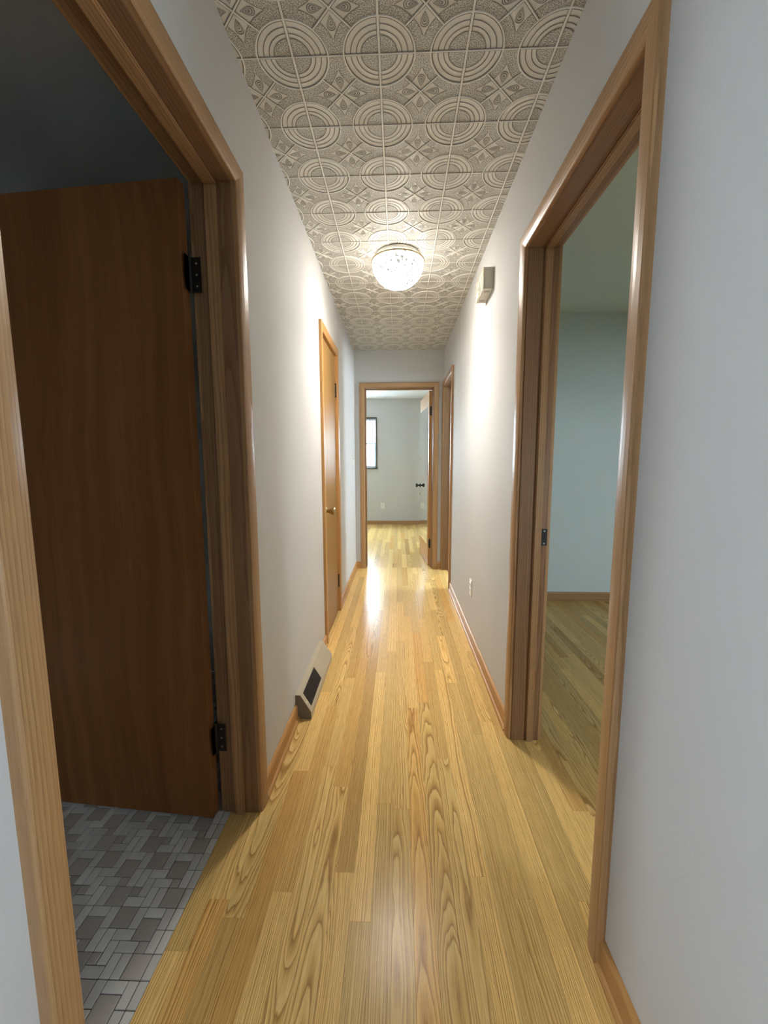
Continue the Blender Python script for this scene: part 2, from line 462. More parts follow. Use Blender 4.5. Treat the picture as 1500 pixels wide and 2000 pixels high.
# embossed ceiling tiles -------------------------------------------------
S, TX, TY = 0.262, -0.060, 1.385
def tile_geo():
    g = G()
    SM, ST, GR, RI = 0, 1, 2, 3
    P2 = lambda x, y, z: (x*S, y*S, z)
    g.add([P2(-.5, -.5, 0), P2(.5, -.5, 0), P2(.5, .5, 0), P2(-.5, .5, 0)], [(3, 2, 1, 0)], SM)
    zs, zg, zr = -0.0006, -0.0010, -0.0030
    N = 14
    for cx, cy in ((-.5, -.5), (.5, -.5), (.5, .5), (-.5, .5)):
        dx, dy = -cx*2, -cy*2
        flip = dx*dy < 0
        def pt(r, a): return (cx+dx*r*math.cos(a), cy+dy*r*math.sin(a))
        def strip(r0, r1, z0, z1, m, a0=0.0, a1=math.pi/2, n=N):
            vs, fs = [], []
            for i in range(n+1):
                a = a0+(a1-a0)*i/n
                ra = r0(a) if callable(r0) else r0
                rb = r1(a) if callable(r1) else r1
                vs += [P2(*pt(ra, a), z0), P2(*pt(rb, a), z1)]
            for i in range(n):
                f = (2*i, 2*i+2, 2*i+3, 2*i+1)
                fs.append(f if not flip else f[::-1])
            g.add(vs, fs, m)
        strip(0.001, 0.203, zs, zs, ST)
        for r in (0.203, 0.256, 0.322):
            strip(r, r+0.0115, zg, zg, GR)
        strip(0.388, 0.400, zg, zg, GR)
        strip(0.400, 0.404, zg, zr, RI); strip(0.404, 0.416, zr, zr, RI); strip(0.416, 0.420, zr, zg, RI)
        lim = lambda a: min(0.522, 0.5/max(1e-6, math.cos(a)), 0.5/max(1e-6, math.sin(a)))
        strip(0.420, lim, zs, zs, ST, n=24)
        a0 = math.acos(0.5/0.522)
        strip(0.522, 0.529, zg, zg, GR, a0+.05, math.pi/2-a0-.05)
        # diagonal rib from the circle to the middle of the tile
        d = (dx/math.sqrt(2), dy/math.sqrt(2)); nrm = (-d[1], d[0])
        for lo, hi, z0, z1, m in ((-.018, -.010, zg, zg, GR), (-.010, -.006, zg, zr, RI), (-.006, .006, zr, zr, RI), (.006, .010, zr, zg, RI), (.010, .018, zg, zg, GR)):
            q = lambda r, w, z: P2(cx+d[0]*r+nrm[0]*w, cy+d[1]*r+nrm[1]*w, z)
            f = (0, 1, 2, 3)
            g.add([q(.418, lo, z0), q(.418, hi, z1), q(.7071, hi, z1), q(.7071, lo, z0)], [f], m)
    # teardrops, tip towards the middle of the tile
    def drop(k, t):
        # outline point, parameter t 0..1, tip at -x
        a = 2*math.pi*t
        r = k*(1.0-0.0)
        x = math.cos(a)
        y = math.sin(a)*math.sin(a/2)**1.3
        return (-x*0.082*r, y*0.066*r)
    for ang in range(4):
        ca, sa = math.cos(ang*math.pi/2), math.sin(ang*math.pi/2)
        for k, w in ((1.0, .15), (0.70, .14), (0.34, .17)):
            n = 22
            vs, fs = [], []
            for i in range(n):
                for kk in (k, k-w):
                    x, y = drop(kk, i/n)
                    x += 0.150
                    vs.append(P2(x*ca-y*sa, x*sa+y*ca, zg))
            for i in range(n):
                j = (i+1) % n
                fs.append((2*i, 2*i+1, 2*j+1, 2*j))
            g.add(vs, fs, GR)
    # ribs on the joints
    for sgn in (-1, 1):
        e = .5*sgn
        def rib(axis, wtop, wside, wg):
            for lo, hi, z0, z1, m in ((0, wtop, zr, zr, RI), (wtop, wtop+wside, zr, zg-.0002, RI), (wtop+wside, wtop+wside+wg, zg-.0002, zg-.0002, GR)):
                a, b = e-sgn*lo, e-sgn*hi
                if axis == 0:
                    g.add([P2(a, -.5, z0), P2(b, -.5, z1), P2(b, .5, z1), P2(a, .5, z0)], [(0, 1, 2, 3)], m)
                else:
                    g.add([P2(-.5, a, z0), P2(-.5, b, z1), P2(.5, b, z1), P2(.5, a, z0)], [(0, 1, 2, 3)], m)
        rib(0, .0095, .004, .006)
        rib(1, .0050, .003, .008)
    return g
TG = tile_geo()
TM = [M['ct_smooth'], M['ct_stipple'], M['ct_groove'], M['ct_ridge']]
tile_cache = {}
def tile_mesh(x0, x1, y0, y1):
    """tile trimmed to x0..x1, y0..y1 in its own frame"""
    key = tuple(round(v, 4) for v in (x0, x1, y0, y1))
    if key in tile_cache: return tile_cache[key]
    me = bpy.data.meshes.new('tile')
    me.from_pydata(TG.v, [], TG.f)
    for m in TM: me.materials.append(m)
    me.polygons.foreach_set('material_index', TG.m)
    bm = bmesh.new(); bm.from_mesh(me)
    h = S/2
    for cut, co, no in ((x0 > -h+1e-4, (x0, 0, 0), (-1, 0, 0)), (x1 < h-1e-4, (x1, 0, 0), (1, 0, 0)),
                        (y0 > -h+1e-4, (0, y0, 0), (0, -1, 0)), (y1 < h-1e-4, (0, y1, 0), (0, 1, 0))):
        if cut:
            bmesh.ops.bisect_plane(bm, geom=list(bm.verts)+list(bm.edges)+list(bm.faces), plane_co=co, plane_no=no, clear_outer=True)
    for f in bm.faces:
        f.normal_update()
        if f.normal.z > 0: f.normal_flip()
    bm.to_mesh(me); bm.free()
    tile_cache[key] = me
    return me
for i in range(-3, 4):
    cx = TX+(i+.5)*S
    x0, x1 = max(-S/2, XL-cx), min(S/2, XR-cx)
    if x1-x0 < 0.004: continue
    for j in range(-7, 14):
        cy = TY+(j+.5)*S
        y0, y1 = max(-S/2, YM-cy), min(S/2, YE-cy)
        if y1-y0 < 0.004: continue
        o = bpy.data.objects.new('tile', tile_mesh(x0, x1, y0, y1))
        COL.objects.link(o)
        attach(o, ceiling, (cx, cy, H))

# ------------------------------------------------------------------ floors
floor = tag(G().box(LX0-0.1, RX1+0.1, LY0-0.1, FY1+0.14, -0.10, -0.012).obj('floor', M['subfloor']),
            'honey oak strip floor running down the hallway into the far room and blue room', 'floor', kind='structure')
PW = 0.0572
def plank_geo(g, x0, x1, y0, y1, dz=0.0):
    gap, ch = 0.00008, 0.00035
    x0 += gap; x1 -= gap; y0 += gap; y1 -= gap
    zt = dz
    xs = (x0, x0+ch, x1-ch, x1); ys = (y0, y0+ch, y1-ch, y1)
    vs = [(x0, y0, -0.012), (x1, y0, -0.012), (x1, y1, -0.012), (x0, y1, -0.012),
          (x0, y0, zt-ch), (x1, y0, zt-ch), (x1, y1, zt-ch), (x0, y1, zt-ch),
          (xs[1], ys[1], zt), (xs[2], ys[1], zt), (xs[2], ys[2], zt), (xs[1], ys[2], zt)]
    fs = [(8, 9, 10, 11)]
    for a in range(4):
        b = (a+1) % 4
        fs += [(4+a, 4+b, 8+b, 8+a), (a, b, 4+b, 4+a)]
    g.add(vs, fs)
def runs(y0, y1, rng, lo=0.45, hi=1.45):
    cuts = [y0]
    y = y0 - rng.uniform(0, hi*0.7)
    while True:
        y += rng.uniform(lo, hi)
        if y >= y1-0.18: break
        if y > y0+0.18: cuts.append(y)
    cuts.append(y1)
    return list(zip(cuts[:-1], cuts[1:]))
rng = random.Random(21)
X0F = -0.5880
planks = []
far = G(); far_gr = []
def far_plank(x0, x1, a, b):
    n0 = len(far.v)
    plank_geo(far, x0, x1, a, b)
    for v in far.v[n0:]:
        far_gr.extend((v[0]-(x0+x1)/2, v[2], v[1]-(a+b)/2))
k = 0
x = X0F
while x < RX1:
    xe = x+PW
    xm = x+PW/2
    if xm < XR+TW*0.5:            # hall strips
        y0h = -0.10
        ylist = runs(y0h, YE+0.03, rng)
        # strips beside the tiled room start at its doorway, strips under walls are trimmed
        for a, b in ylist: planks.append((x, xe, a, b))
    else:
        ylist = runs(-0.10, RY1-0.002, rng)
        for a, b in ylist:
            if x < 1.75 and b > 0.6: planks.append((x, xe, a, b))
            else: far_plank(x, xe, a, b)
    x = xe; k += 1
for (x0, x1, a, b) in planks:
    g = G(); plank_geo(g, x0, x1, a, b, 0.0)
    g.obj('plank', M['floor'], floor, grain=1)
x = X0F-24*PW
while x < FX1:
    for a, b in runs(YE+0.03, FY1, rng): far_plank(x, x+PW, a, b)
    x += PW
fo = far.obj('plank_field', M['floor'], floor)
fa = fo.data.attributes.new('grain', 'FLOAT_VECTOR', 'POINT')
fa.data.foreach_set('vector', far_gr)
fo['kind'] = 'stuff'
def carpet_mat():
    t = NT('added_cool_carpet')
    p = t.n('ShaderNodeNewGeometry').outputs['Position']
    t.set(Base_Color=t.ramp(t.noise(p, 220, 3), [(0.3, (0.26, 0.31, 0.38)), (0.7, (0.38, 0.43, 0.50))]), Roughness=0.95)
    return t.m
tag(G().box(LX0, LX1, LY0, YM, -0.012, 0.002).obj('floor_living_room', carpet_mat()), 'added grey carpet of the unseen room behind the viewer', 'floor', kind='structure')  # unseen carpet, blue-grey put in to cool the bounced light
# side room floor, under-wall strips are covered by the walls
g = G(); plank_geo(g, CX0, CX1, CY0, CY1); g.obj('board', M['floor'], floor, grain=1)

# bathroom mosaic floor: one inch module, repeat of six by six
fb = tag(G().box(BX0, X0F-0.0005, BY0, BY1, -0.012, -0.0030).obj('floor_bathroom', M['grout']),
         'grey and taupe stone mosaic floor behind the open brown door', 'floor', kind='structure')
UX, UY, EX, EY = 0.0258, 0.02655, -0.6115, 0.8105
CELL = [(1, 2, 2, 2, 1), (3, 2, 1, 2, 0), (4, 2, 1, 2, 0), (5, 2, 2, 1, 0), (6, 3, 1, 1, 1), (5, 3, 1, 2, 0), (1, 4, 1, 2, 0), (6, 4, 1, 2, 0),
        (2, 4, 1, 1, 1), (3, 4, 2, 1, 0), (2, 5, 2, 2, 1), (4, 5, 2, 1, 0), (1, 6, 1, 2, 0), (2, 7, 2, 1, 0), (4, 6, 1, 2, 0), (5, 6, 2, 2, 1)]
def mosaic_geo(g, x0, x1, y0, y1, m):
    gp, ch, zt = 0.0012, 0.0007, 0.0006
    x0 += gp; x1 -= gp; y0 += gp; y1 -= gp
    vs = [(x0, y0, -0.003), (x1, y0, -0.003), (x1, y1, -0.003), (x0, y1, -0.003),
          (x0, y0, zt-ch), (x1, y0, zt-ch), (x1, y1, zt-ch), (x0, y1, zt-ch),
          (x0+ch, y0+ch, zt), (x1-ch, y0+ch, zt), (x1-ch, y1-ch, zt), (x0+ch, y1-ch, zt)]
    fs = [(8, 9, 10, 11)]
    for a in range(4):
        b = (a+1) % 4
        fs += [(4+a, 4+b, 8+b, 8+a), (a, b, 4+b, 4+a)]
    g.add(vs, fs, m)
stuff = G()
def mosaic(i0, j0, w, h, d):
    # column index grows to the left, row index 2 is at EY
    x1 = EX-UX*(i0-1)+random.uniform(-.0003, .0003); x0 = EX-UX*(i0-1+w)+random.uniform(-.0003, .0003)
    y0 = EY+UY*(j0-2)+random.uniform(-.0003, .0003); y1 = EY+UY*(j0-2+h)+random.uniform(-.0003, .0003)
    if x1 > X0F+0.001 or x0 < BX0 or y0 < BY0 or y1 > BY1: return
    near = x0 > -1.215 and 0.66 < y0 and y1 < 1.33
    if near:
        g = G(); mosaic_geo(g, x0, x1, y0, y1, 0)
        g.obj('mosaic_tile', M['tile_d'] if d else M['tile_l'], fb)
    else:
        mosaic_geo(stuff, x0, x1, y0, y1, d)
for pi in range(0, 12):
    for pj in range(-6, 9):
        for (i, j, w, h, d) in CELL: mosaic(i+6*pi, j+6*pj, w, h, d)
for j in range(-24, 52, 2):      # row of upright pieces along the threshold
    y0 = EY+UY*j; y1 = y0+2*UY
    if y0 < BY0 or y1 > BY1: continue
    if 0.66 < y0 and y1 < 1.33:
        g = G(); mosaic_geo(g, EX, EX+0.0235, y0, y1, 0)
        g.obj('mosaic_tile', M['tile_l'], fb)
    else: mosaic_geo(stuff, EX, EX+0.0235, y0, y1, 0)
so = stuff.obj('mosaic_field', [M['tile_l'], M['tile_d']], fb)
so['kind'] = 'stuff'

# ------------------------------------------------------------------ door frames
def casing_profile(w=CW, t=CT):
    """(across from inner edge, proud of wall); rounded outer shoulder"""
    return [(0, 0), (0, t*0.60), (0.002, t*0.72), (0.008, t*0.82), (0.020, t*0.95), (0.032, t), (w-0.006, t), (w-0.003, t*0.96), (w-0.0008, t*0.85), (w, t*0.7), (w, 0)]
class Frame:
    """Door frame in a wall. place(a, d, z): a along the wall, d depth into the wall from the hall face (negative = proud), z up."""
    def __init__(s, name, place, a0, a1, along, depth_axis, label, mat, thick=TW, stop=(0.055, 0.090), both=True, reveal=0.005, ht=DH, hall=True):
        s.place = place
        r = empty(name, place((a0+a1)/2, thick/2, 0), label, 'door frame', kind='structure')
        s.root = r
        jt = 0.018
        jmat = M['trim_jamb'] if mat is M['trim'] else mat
        def add(nm, pts3, faces, grain):
            return build(nm, pts3, faces, mat, r, grain=grain)
        # jambs: opening face at a0, a1
        def bx(nm, aa, ab, da, db, za, zb, grain):
            vs = [place(a, d, z) for z in (za, zb) for d in (da, db) for a in (aa, ab)]
            g = G(); g.add(vs, [(0, 2, 3, 1), (4, 5, 7, 6), (0, 1, 5, 4), (2, 6, 7, 3), (0, 4, 6, 2), (1, 3, 7, 5)])
            bm = bmesh.new()
            bv = [bm.verts.new(v) for v in g.v]
            for f in g.f: bm.faces.new([bv[i] for i in f])
            bmesh.ops.recalc_face_normals(bm, faces=bm.faces)
            bmesh.ops.bevel(bm, geom=list(bm.edges), offset=(0.003 if 'stop' in nm else 0.0012), segments=2, affect='EDGES')
            bm.verts.index_update()
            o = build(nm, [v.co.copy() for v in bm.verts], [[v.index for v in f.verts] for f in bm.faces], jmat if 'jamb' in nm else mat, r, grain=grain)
            bm.free(); return o
        za = 2
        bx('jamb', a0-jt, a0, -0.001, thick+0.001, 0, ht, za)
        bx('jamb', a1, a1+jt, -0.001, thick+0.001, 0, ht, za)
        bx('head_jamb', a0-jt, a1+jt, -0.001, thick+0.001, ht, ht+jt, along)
        if stop:
            bx('stop', a0, a0+0.011, stop[0], stop[1], 0, ht-0.011, za)
            bx('stop', a1-0.011, a1, stop[0], stop[1], 0, ht-0.011, za)
            bx('head_stop', a0, a1, stop[0], stop[1], ht-0.011, ht, along)
        sides = [(1, 0.0)] if hall else []
        if both: sides.append((-1, thick))
        pr = casing_profile()
        for sg, base in sides:
            dep = lambda t: base - sg*t
            # left, right, head with mitred corners
            g = G(); g.prism(pr, lambda w, t: place(a0-reveal-w, dep(t), 0), lambda w, t: place(a0-reveal-w, dep(t), ht+reveal+w))
            g.obj('casing', mat, r, grain=2)
            g = G(); g.prism(pr, lambda w, t: place(a1+reveal+w, dep(t), 0), lambda w, t: place(a1+reveal+w, dep(t), ht+reveal+w))
            g.obj('casing', mat, r, grain=2)
            g = G(); g.prism(pr, lambda w, t: place(a0-reveal-w, dep(t), ht+reveal+w), lambda w, t: place(a1+reveal+w, dep(t), ht+reveal+w))
            g.obj('head_casing', mat, r, grain=along)
pl_left = lambda a, d, z: Vector((XL-d, a, z))
pl_right = lambda a, d, z: Vector((XR+d, a, z))
pl_end = lambda a, d, z: Vector((a, YE+d, z))
fr1 = Frame('trim_1', pl_left, B_Y0+.018, B_Y1-.018, 1, 0, 'oak door frame around the open brown door on the left', M['trim'], stop=(0.042, 0.078))
fr2 = Frame('trim_2', pl_left, K_Y0+.018, K_Y1-.018, 1, 0, 'golden door frame around the closed closet door', M['trim_gold'], stop=None, both=False)
fr3 = Frame('trim_3', pl_right, N_Y0+.018, N_Y1-.018, 1, 0, 'large oak door frame of the near right doorway into the blue room', M['trim'], stop=(0.060, 0.090))
fr4 = Frame('trim_4', pl_right, S_Y0+.018, S_Y1-.018, 1, 0, 'narrow looking oak door frame at the far end of the right wall', M['trim'], stop=(0.060, 0.090))
fr5 = Frame('trim_5', pl_end, E_X0+.018, E_X1-.018, 0, 1, 'oak door frame in the end wall of the hallway', M['trim'], stop=(0.060, 0.080))

# ------------------------------------------------------------------ hinges, knobs
def hinge(parent, place, mat, h=0.09, w=0.03):
    """place(a, b, c): a across (leaf on both sides of the pin), b out of the surface, c up from the middle"""
    g = G()
    for s in (-1, 1):
        vs = [place(s*a, b, c) for c in (-h/2, h/2) for b in (0, 0.003) for a in (0.002, w)]
        g.add(vs, [(0, 2, 3, 1), (4, 5, 7, 6), (0, 1, 5, 4), (2, 6, 7, 3), (0, 4, 6, 2), (1, 3, 7, 5)])
    o = g.obj('hinge', mat, parent)
    g = G(); g.lathe([(0.0055, -h/2-.006), (0.0055, h/2+.006)], lambda x, y, z: place(x, 0.004+y, z), 12)
    g.obj('pin', mat, o, smooth=False)
    for s in (-1, 1):
        for c in (-.032, 0, .032):
            g = G(); g.lathe([(0.0035, 0.003), (0.003, 0.0042)], lambda x, y, z, s=s, c=c: place(s*w*.6+x, z, c+y), 8)
            g.obj('screw', M['steel'], o)
    return o

# ------------------------------------------------------------------ door 1 : brown door, swung into the bathroom
HX, HY = -0.624, 1.279
ang = R(95.0)                       # opening angle
dv = Vector((-math.sin(ang), -math.cos(ang), 0))       # along the leaf from the hinge
nv = Vector((dv.y, -dv.x, 0))                          # normal towards the camera side
if nv.y > 0: nv = -nv
def d1(a, t, z): return Vector((HX, HY, 0)) + dv*a + nv*t + Vector((0, 0, z))
door1 = empty('door_1', (HX, HY, 0.01), 'dark brown flush wooden door standing open over the mosaic floor', 'door', kind='structure')
def leaf_box(a0, a1, t0, t1, z0, z1, fn, bev=0.002):
    g = G().box(a0, a1, t0, t1, z0, z1, bev=bev)
    return g
def leaf(name, fn, w, th, z0, z1, mat, parent):
    g = leaf_box(0.003, w, 0, th, z0, z1, fn)
    loc = [Vector(v) for v in g.v]
    o = build(name, [fn(*v) for v in loc], g.f, mat, parent)
    a = o.data.attributes.new('grain', 'FLOAT_VECTOR', 'POINT')
    buf = []
    for v in loc: buf += [v.x-w/2, v.y, v.z-1.0]
    a.data.foreach_set('vector', buf)
    return o
leaf('leaf', d1, 0.755, 0.035, 0.012, 2.025, M['birch_shaded'], door1)
for hz in (1.775, 0.29):
    hinge(door1, lambda a, b, c, hz=hz: Vector((HX+0.004+ (a if a > 0 else 0.0), HY-0.0035-b + (a if a < 0 else 0), hz+c)), M['bronze'], 0.098, 0.032)
g = G(); g.lathe([(0.03, 0), (0.03, .006), (.012, .010), (.012, .03), (.026, .042), (.028, .055), (.018, .064)], lambda x, y, z: d1(0.695+x, 0.035+z, 0.92+y), 20)
g.obj('knob', M['brass'], door1, smooth=True)

# ------------------------------------------------------------------ door 2 : closed closet door
door2 = empty('door_2', (XL-0.02, (K_Y0+K_Y1)/2, 0.01), 'closed golden birch flush door with brass knob beyond the floor vent', 'door', kind='structure')
ky0, ky1 = K_Y0+.018, K_Y1-.018
def d2(a, t, z): return Vector((XL-0.036+t, ky0+a, z))
g = G().box(XL-0.038, XL-0.003, ky0+0.003, ky1-0.003, 0.014, DH-0.003, bev=0.0015)
g.obj('leaf', M['birch'], door2, grain=2)
for hz in (1.777, 0.26):
    hinge(door2, lambda a, b, c, hz=hz: Vector((XL-0.002+b, ky1-0.001+a*0.55, hz+c)), M['bronze'], 0.095, 0.018)
kn = Vector((XL-0.003, 2.735, 0.895))
def kw(x, y, z): return kn + Vector((z, x, y))
g = G(); g.lathe([(0.030, 0), (0.031, .004), (.026, .008), (.014, .011)], kw, 24)
ro = g.obj('rosette', M['brass'], door2, smooth=True)
g = G(); g.lathe([(0.012, .010), (.0115, .022), (.015, .032), (.022, .046), (.0255, .060), (.0255, .064), (.022, .067), (.006, .067)], kw, 24)
g.obj('knob', M['brass'], door2, smooth=True)

# ------------------------------------------------------------------ door 3 : far door with a mirror, swung into the far room
H3 = Vector((E_X1-0.020, FY0+0.004, 0))
a3 = R(4.5)
dv3 = Vector((-math.sin(a3), math.cos(a3), 0)); nv3 = Vector((-math.cos(a3), -math.sin(a3), 0))
def d3(a, t, z): return H3 + dv3*a + nv3*t + Vector((0, 0, z))
door3 = empty('door_3', H3+Vector((0, 0, .01)), 'far room door standing open with a tall mirror on its face', 'door', kind='structure')
leaf('leaf', d3, 0.752, 0.035, 0.012, 2.025, M['trim_gold'], door3)
def d3box(name, a0, a1, t0, t1, z0, z1, mat, parent, bev=0.001):
    g = G().box(a0, a1, t0, t1, z0, z1, bev=bev)
    return build(name, [d3(*v) for v in g.v], g.f, mat, parent)
d3box('mirror', 0.05, 0.735, 0.0352, 0.040, 0.25, 1.86, M['mirror'], door3)
for hz in (1.80, 0.27):
    hinge(door3, lambda a, b, c, hz=hz: H3+Vector((a*0.9-0.012, -0.002-b, hz+c)), M['bronze'], 0.095, 0.018)
g = G(); g.lathe([(0.028, 0), (0.028, .005), (.011, .009), (.011, .026), (.024, .038), (.027, .052), (.018, .060)], lambda x, y, z: d3(0.70+x, 0.040+z, 0.92+y), 20)
g.obj('knob', M['bronze'], door3, smooth=True)
d3box('latch', 0.715, 0.738, 0.040, 0.046, 0.79, 0.83, M['brass'], door3)
g = G(); g.lathe([(0.007, 0), (.007, .008)], lambda x, y, z: d3(0.725+x, 0.035+z, 1.27+y), 10)
g.obj('hook', M['bronze'], door3)
# strike plate on the far jamb of the blue room doorway
sy = N_Y1-.018
g = G().box(XR+0.0935, XR+0.1165, sy-0.0012, sy+0.0005, 0.875, 0.945, bev=0.0005)
sp = g.obj('strike_plate', M['bronze'], fr3.root)
g = G().box(XR+0.099, XR+0.110, sy-0.0018, sy-0.0012, 0.896, 0.924); g.obj('strike_hole', M['slot'], sp)
for z in (0.884, 0.936):
    g = G(); g.lathe([(0.004, 0), (0.003, 0.001)], lambda x, y, h, z=z: Vector((XR+0.1045+x, sy-0.0012-h, z+y)), 8)
    g.obj('screw', M['steel'], sp)

# ------------------------------------------------------------------ baseboards
BBH, BBT = 0.075, 0.012
bprof = [(0, 0), (BBT, 0), (BBT, BBH-0.012), (BBT*0.75, BBH-0.004), (BBT*0.35, BBH), (0, BBH)]
sprof = [(BBT, 0), (BBT+0.010, 0), (BBT+0.0095, 0.006), (BBT+0.006, 0.012), (BBT, 0.015)]
def baseboard(name, segs, label, mat=None):
    """segs: list of (fn(t, z, s)->world, length, grain axis)"""
    mat = mat or M['trim_gold']
    f0 = segs[0][0](0, 0, 0)
    r = empty(name, f0, label, 'baseboard', kind='structure')
    for fn, ln, gx in segs:
        g = G(); g.prism(bprof, lambda t, z: fn(t, z, 0), lambda t, z: fn(t, z, ln)); b = g.obj('board', mat, r, grain=gx)
        g = G(); g.prism(sprof, lambda t, z: fn(t, z, 0), lambda t, z: fn(t, z, ln)); g.obj('shoe_moulding', mat, b, grain=gx)
    return r
CO = CW+0.005
lf = lambda y: (lambda t, z, s: Vector((XL+t, y+s, z)))
rf = lambda y: (lambda t, z, s: Vector((XR-t, y+s, z)))
VY0, VY1 = 1.815, 2.415
baseboard('baseboard_left', [(lf(YM), B_Y0+.018-CO-YM, 1), (lf(B_Y1-.018+CO), VY0-(B_Y1-.018+CO), 1), (lf(VY1), K_Y0+.018-CO-VY1, 1),
                             (lf(K_Y1-.018+CO), YE-(K_Y1-.018+CO), 1)], 'golden oak baseboard along the left hallway wall')
baseboard('baseboard_right', [(rf(YM), N_Y0+.018-CO-YM, 1), (rf(N_Y1-.018+CO), S_Y0+.018-CO-(N_Y1-.018+CO), 1)], 'golden oak baseboard along the right hallway wall')
ef = lambda x: (lambda t, z, s: Vector((x+s, YE-t, z)))
baseboard('baseboard_end', [(ef(XL), E_X0+.018-CO-XL, 0), (ef(E_X1-.018+CO), XR-(E_X1-.018+CO), 0)], 'short oak baseboard pieces beside the end doorway')
ff = lambda t, z, s: Vector((FX0+s, FY1-t, z))
baseboard('baseboard_far', [(ff, FX1-FX0, 0)], 'brown baseboard under the window wall of the far room', M['trim'])
bf = lambda t, z, s: Vector((RX0+s, RY1-t, z))
baseboard('baseboard_blue_room', [(bf, RX1-RX0, 0)], 'brown baseboard along the aqua wall', M['trim'])

# ------------------------------------------------------------------ window in the far room
wx0, wx1, wz0, wz1 = FW
win = empty('window_1', ((wx0+wx1)/2, FY1, wz0), 'bright daylit window with dark wooden frame in the far room', 'window', kind='structure')
wy = FY1
fwid = 0.022
for nm, b in (('frame_side', (wx0-fwid, wx0, wy-0.016, wy+0.05, wz0-0.02, wz1+fwid)), ('frame_side', (wx1, wx1+fwid, wy-0.016, wy+0.05, wz0-0.02, wz1+fwid)),
              ('frame_head', (wx0, wx1, wy-0.016, wy+0.05, wz1, wz1+fwid)), ('sill', (wx0-0.04, wx1+0.035, wy-0.035, wy+0.09, wz0-0.028, wz0))):
    G().box(*b, bev=0.002).obj(nm, M['darkwood'], win)
zm = 1.59
for nm, z0, z1, yy in (('lower_sash', wz0, zm+0.015, wy+0.06), ('upper_sash', zm-0.015, wz1, wy+0.09)):
    g = G()
    g.box(wx0, wx0+.03, yy, yy+.028, z0, z1); g.box(wx1-.03, wx1, yy, yy+.028, z0, z1)
    g.box(wx0+.03, wx1-.03, yy, yy+.028, z0, z0+.03); g.box(wx0+.03, wx1-.03, yy, yy+.028, z1-.03, z1)
    so = g.obj(nm, M['blind'], win)
    G().box(wx0+.03, wx1-.03, yy+.012, yy+.016, z0+.03, z1-.03).obj('pane', M['glass'], so)
bl = empty('window_blind', ((wx0+wx1)/2, wy+0.03, wz1-0.26), 'raised pale slatted blind at the top of the far window', 'blind')
G().box(wx0+.005, wx1-.005, wy+0.015, wy+0.045, wz1-0.04, wz1-0.002, bev=.003).obj('head_rail', M['blind'], bl)
for k in range(9):
    z = wz1-0.06-k*0.024
    g = G()
    a = R(25)
    c, s = math.cos(a)*0.0125, math.sin(a)*0.0125
    x0, x1, yc = wx0+.008, wx1-.008, wy+0.03
    vs = [(x0, yc-c, z-s), (x1, yc-c, z-s), (x1, yc+c, z+s), (x0, yc+c, z+s)]
    vs += [(v[0], v[1], v[2]+.0012) for v in vs]
    g.add(vs, [(3, 2, 1, 0), (4, 5, 6, 7), (0, 1, 5, 4), (1, 2, 6, 5), (2, 3, 7, 6), (3, 0, 4, 7)])
    g.obj('slat', M['blind'], bl)
G().box(wx0+.008, wx1-.008, wy+0.018, wy+0.042, wz1-0.285, wz1-0.27, bev=.003).obj('bottom_rail', M['blind'], bl)

# ------------------------------------------------------------------ ceiling light
LCX, LCY, LR, LZ, LB = -0.006, 2.581, 0.1525, 2.390, 2.252
lamp = empty('ceiling_light', (LCX, LCY, LB), 'lit flush ceiling light with white lace patterned glass bowl', 'ceiling light')
tw = lambda x, y, z: Vector((LCX+x, LCY+y, z))
g = G(); g.lathe([(0.118, H-0.0032), (0.128, H-0.008), (0.142, H-0.030), (0.144, LZ+0.008), (0.130, LZ+0.006)], tw, 48)
g.obj('pan', M['plastic'], lamp, smooth=True)
prof = [(LR-0.006, LZ+0.012), (LR, LZ+0.008), (LR, LZ)]
for i in range(1, 15):
    a = (math.pi/2)*i/14
    prof.append((max(0.002, LR*math.cos(a)**0.85), LZ-(LZ-LB)*math.sin(a)**1.05))
g = G(); g.lathe(prof, tw, 56, cap=False)
g.obj('glass_bowl', M['lamp'], lamp, smooth=True)
g = G(); g.lathe([(LR+0.0005, LZ+0.010), (LR+0.004, LZ+0.008), (LR+0.004, LZ+0.002), (LR+0.0005, LZ)], tw, 56, cap=False)
g.obj('rim', M['brass'], lamp, smooth=True)

# spot added under the bowl to light the floor more than the walls
ld = bpy.data.lights.new('added_down_spot', 'SPOT')
ld.energy = ADDED_SPOT_WATTS
ld.color = LAMP_COLOR[:3]
ld.spot_size, ld.spot_blend = R(140), 1.0
ld.shadow_soft_size = 0.07
lo = bpy.data.objects.new('added_down_spot', ld)
COL.objects.link(lo)
attach(lo, lamp, (LCX, LCY, LB-0.012))

# ------------------------------------------------------------------ door chime on the right wall
cy0, cy1, cz0, cz1, cdp = 2.302, 2.505, 2.128, 2.238, 0.056
ch = empty('door_chime', (XR-cdp/2, (cy0+cy1)/2, cz0), 'beige door chime box mounted high on the right wall', 'door chime')
body = G().box(XR-cdp+0.006, XR, cy0, cy1, cz0, cz1, bev=0.003).obj('body', M['beige'], ch)
fc = G().box(XR-cdp, XR-cdp+0.006, cy0, cy1, cz0, cz1, bev=0.002).obj('face_panel', M['cream'], ch)
def dc(a, b, z): return Vector((XR-cdp-z, (cy0+cy1)/2+a, (cz0+cz1)/2+b))
g = G(); g.lathe([(1.0, 0), (1.0, 0.003), (0.82, 0.006), (0.80, 0.003), (0.55, 0.003), (0.5, 0.007), (0.1, 0.008)], lambda x, y, z: dc(x*0.060, y*0.044, z), 28)
g.obj('oval_ornament', M['beige'], fc, smooth=False)
g = G()
fr = [(-.094, .094, .047, .051), (-.094, .094, -.051, -.047), (-.094, -.090, -.047, .047), (.090, .094, -.047, .047)]
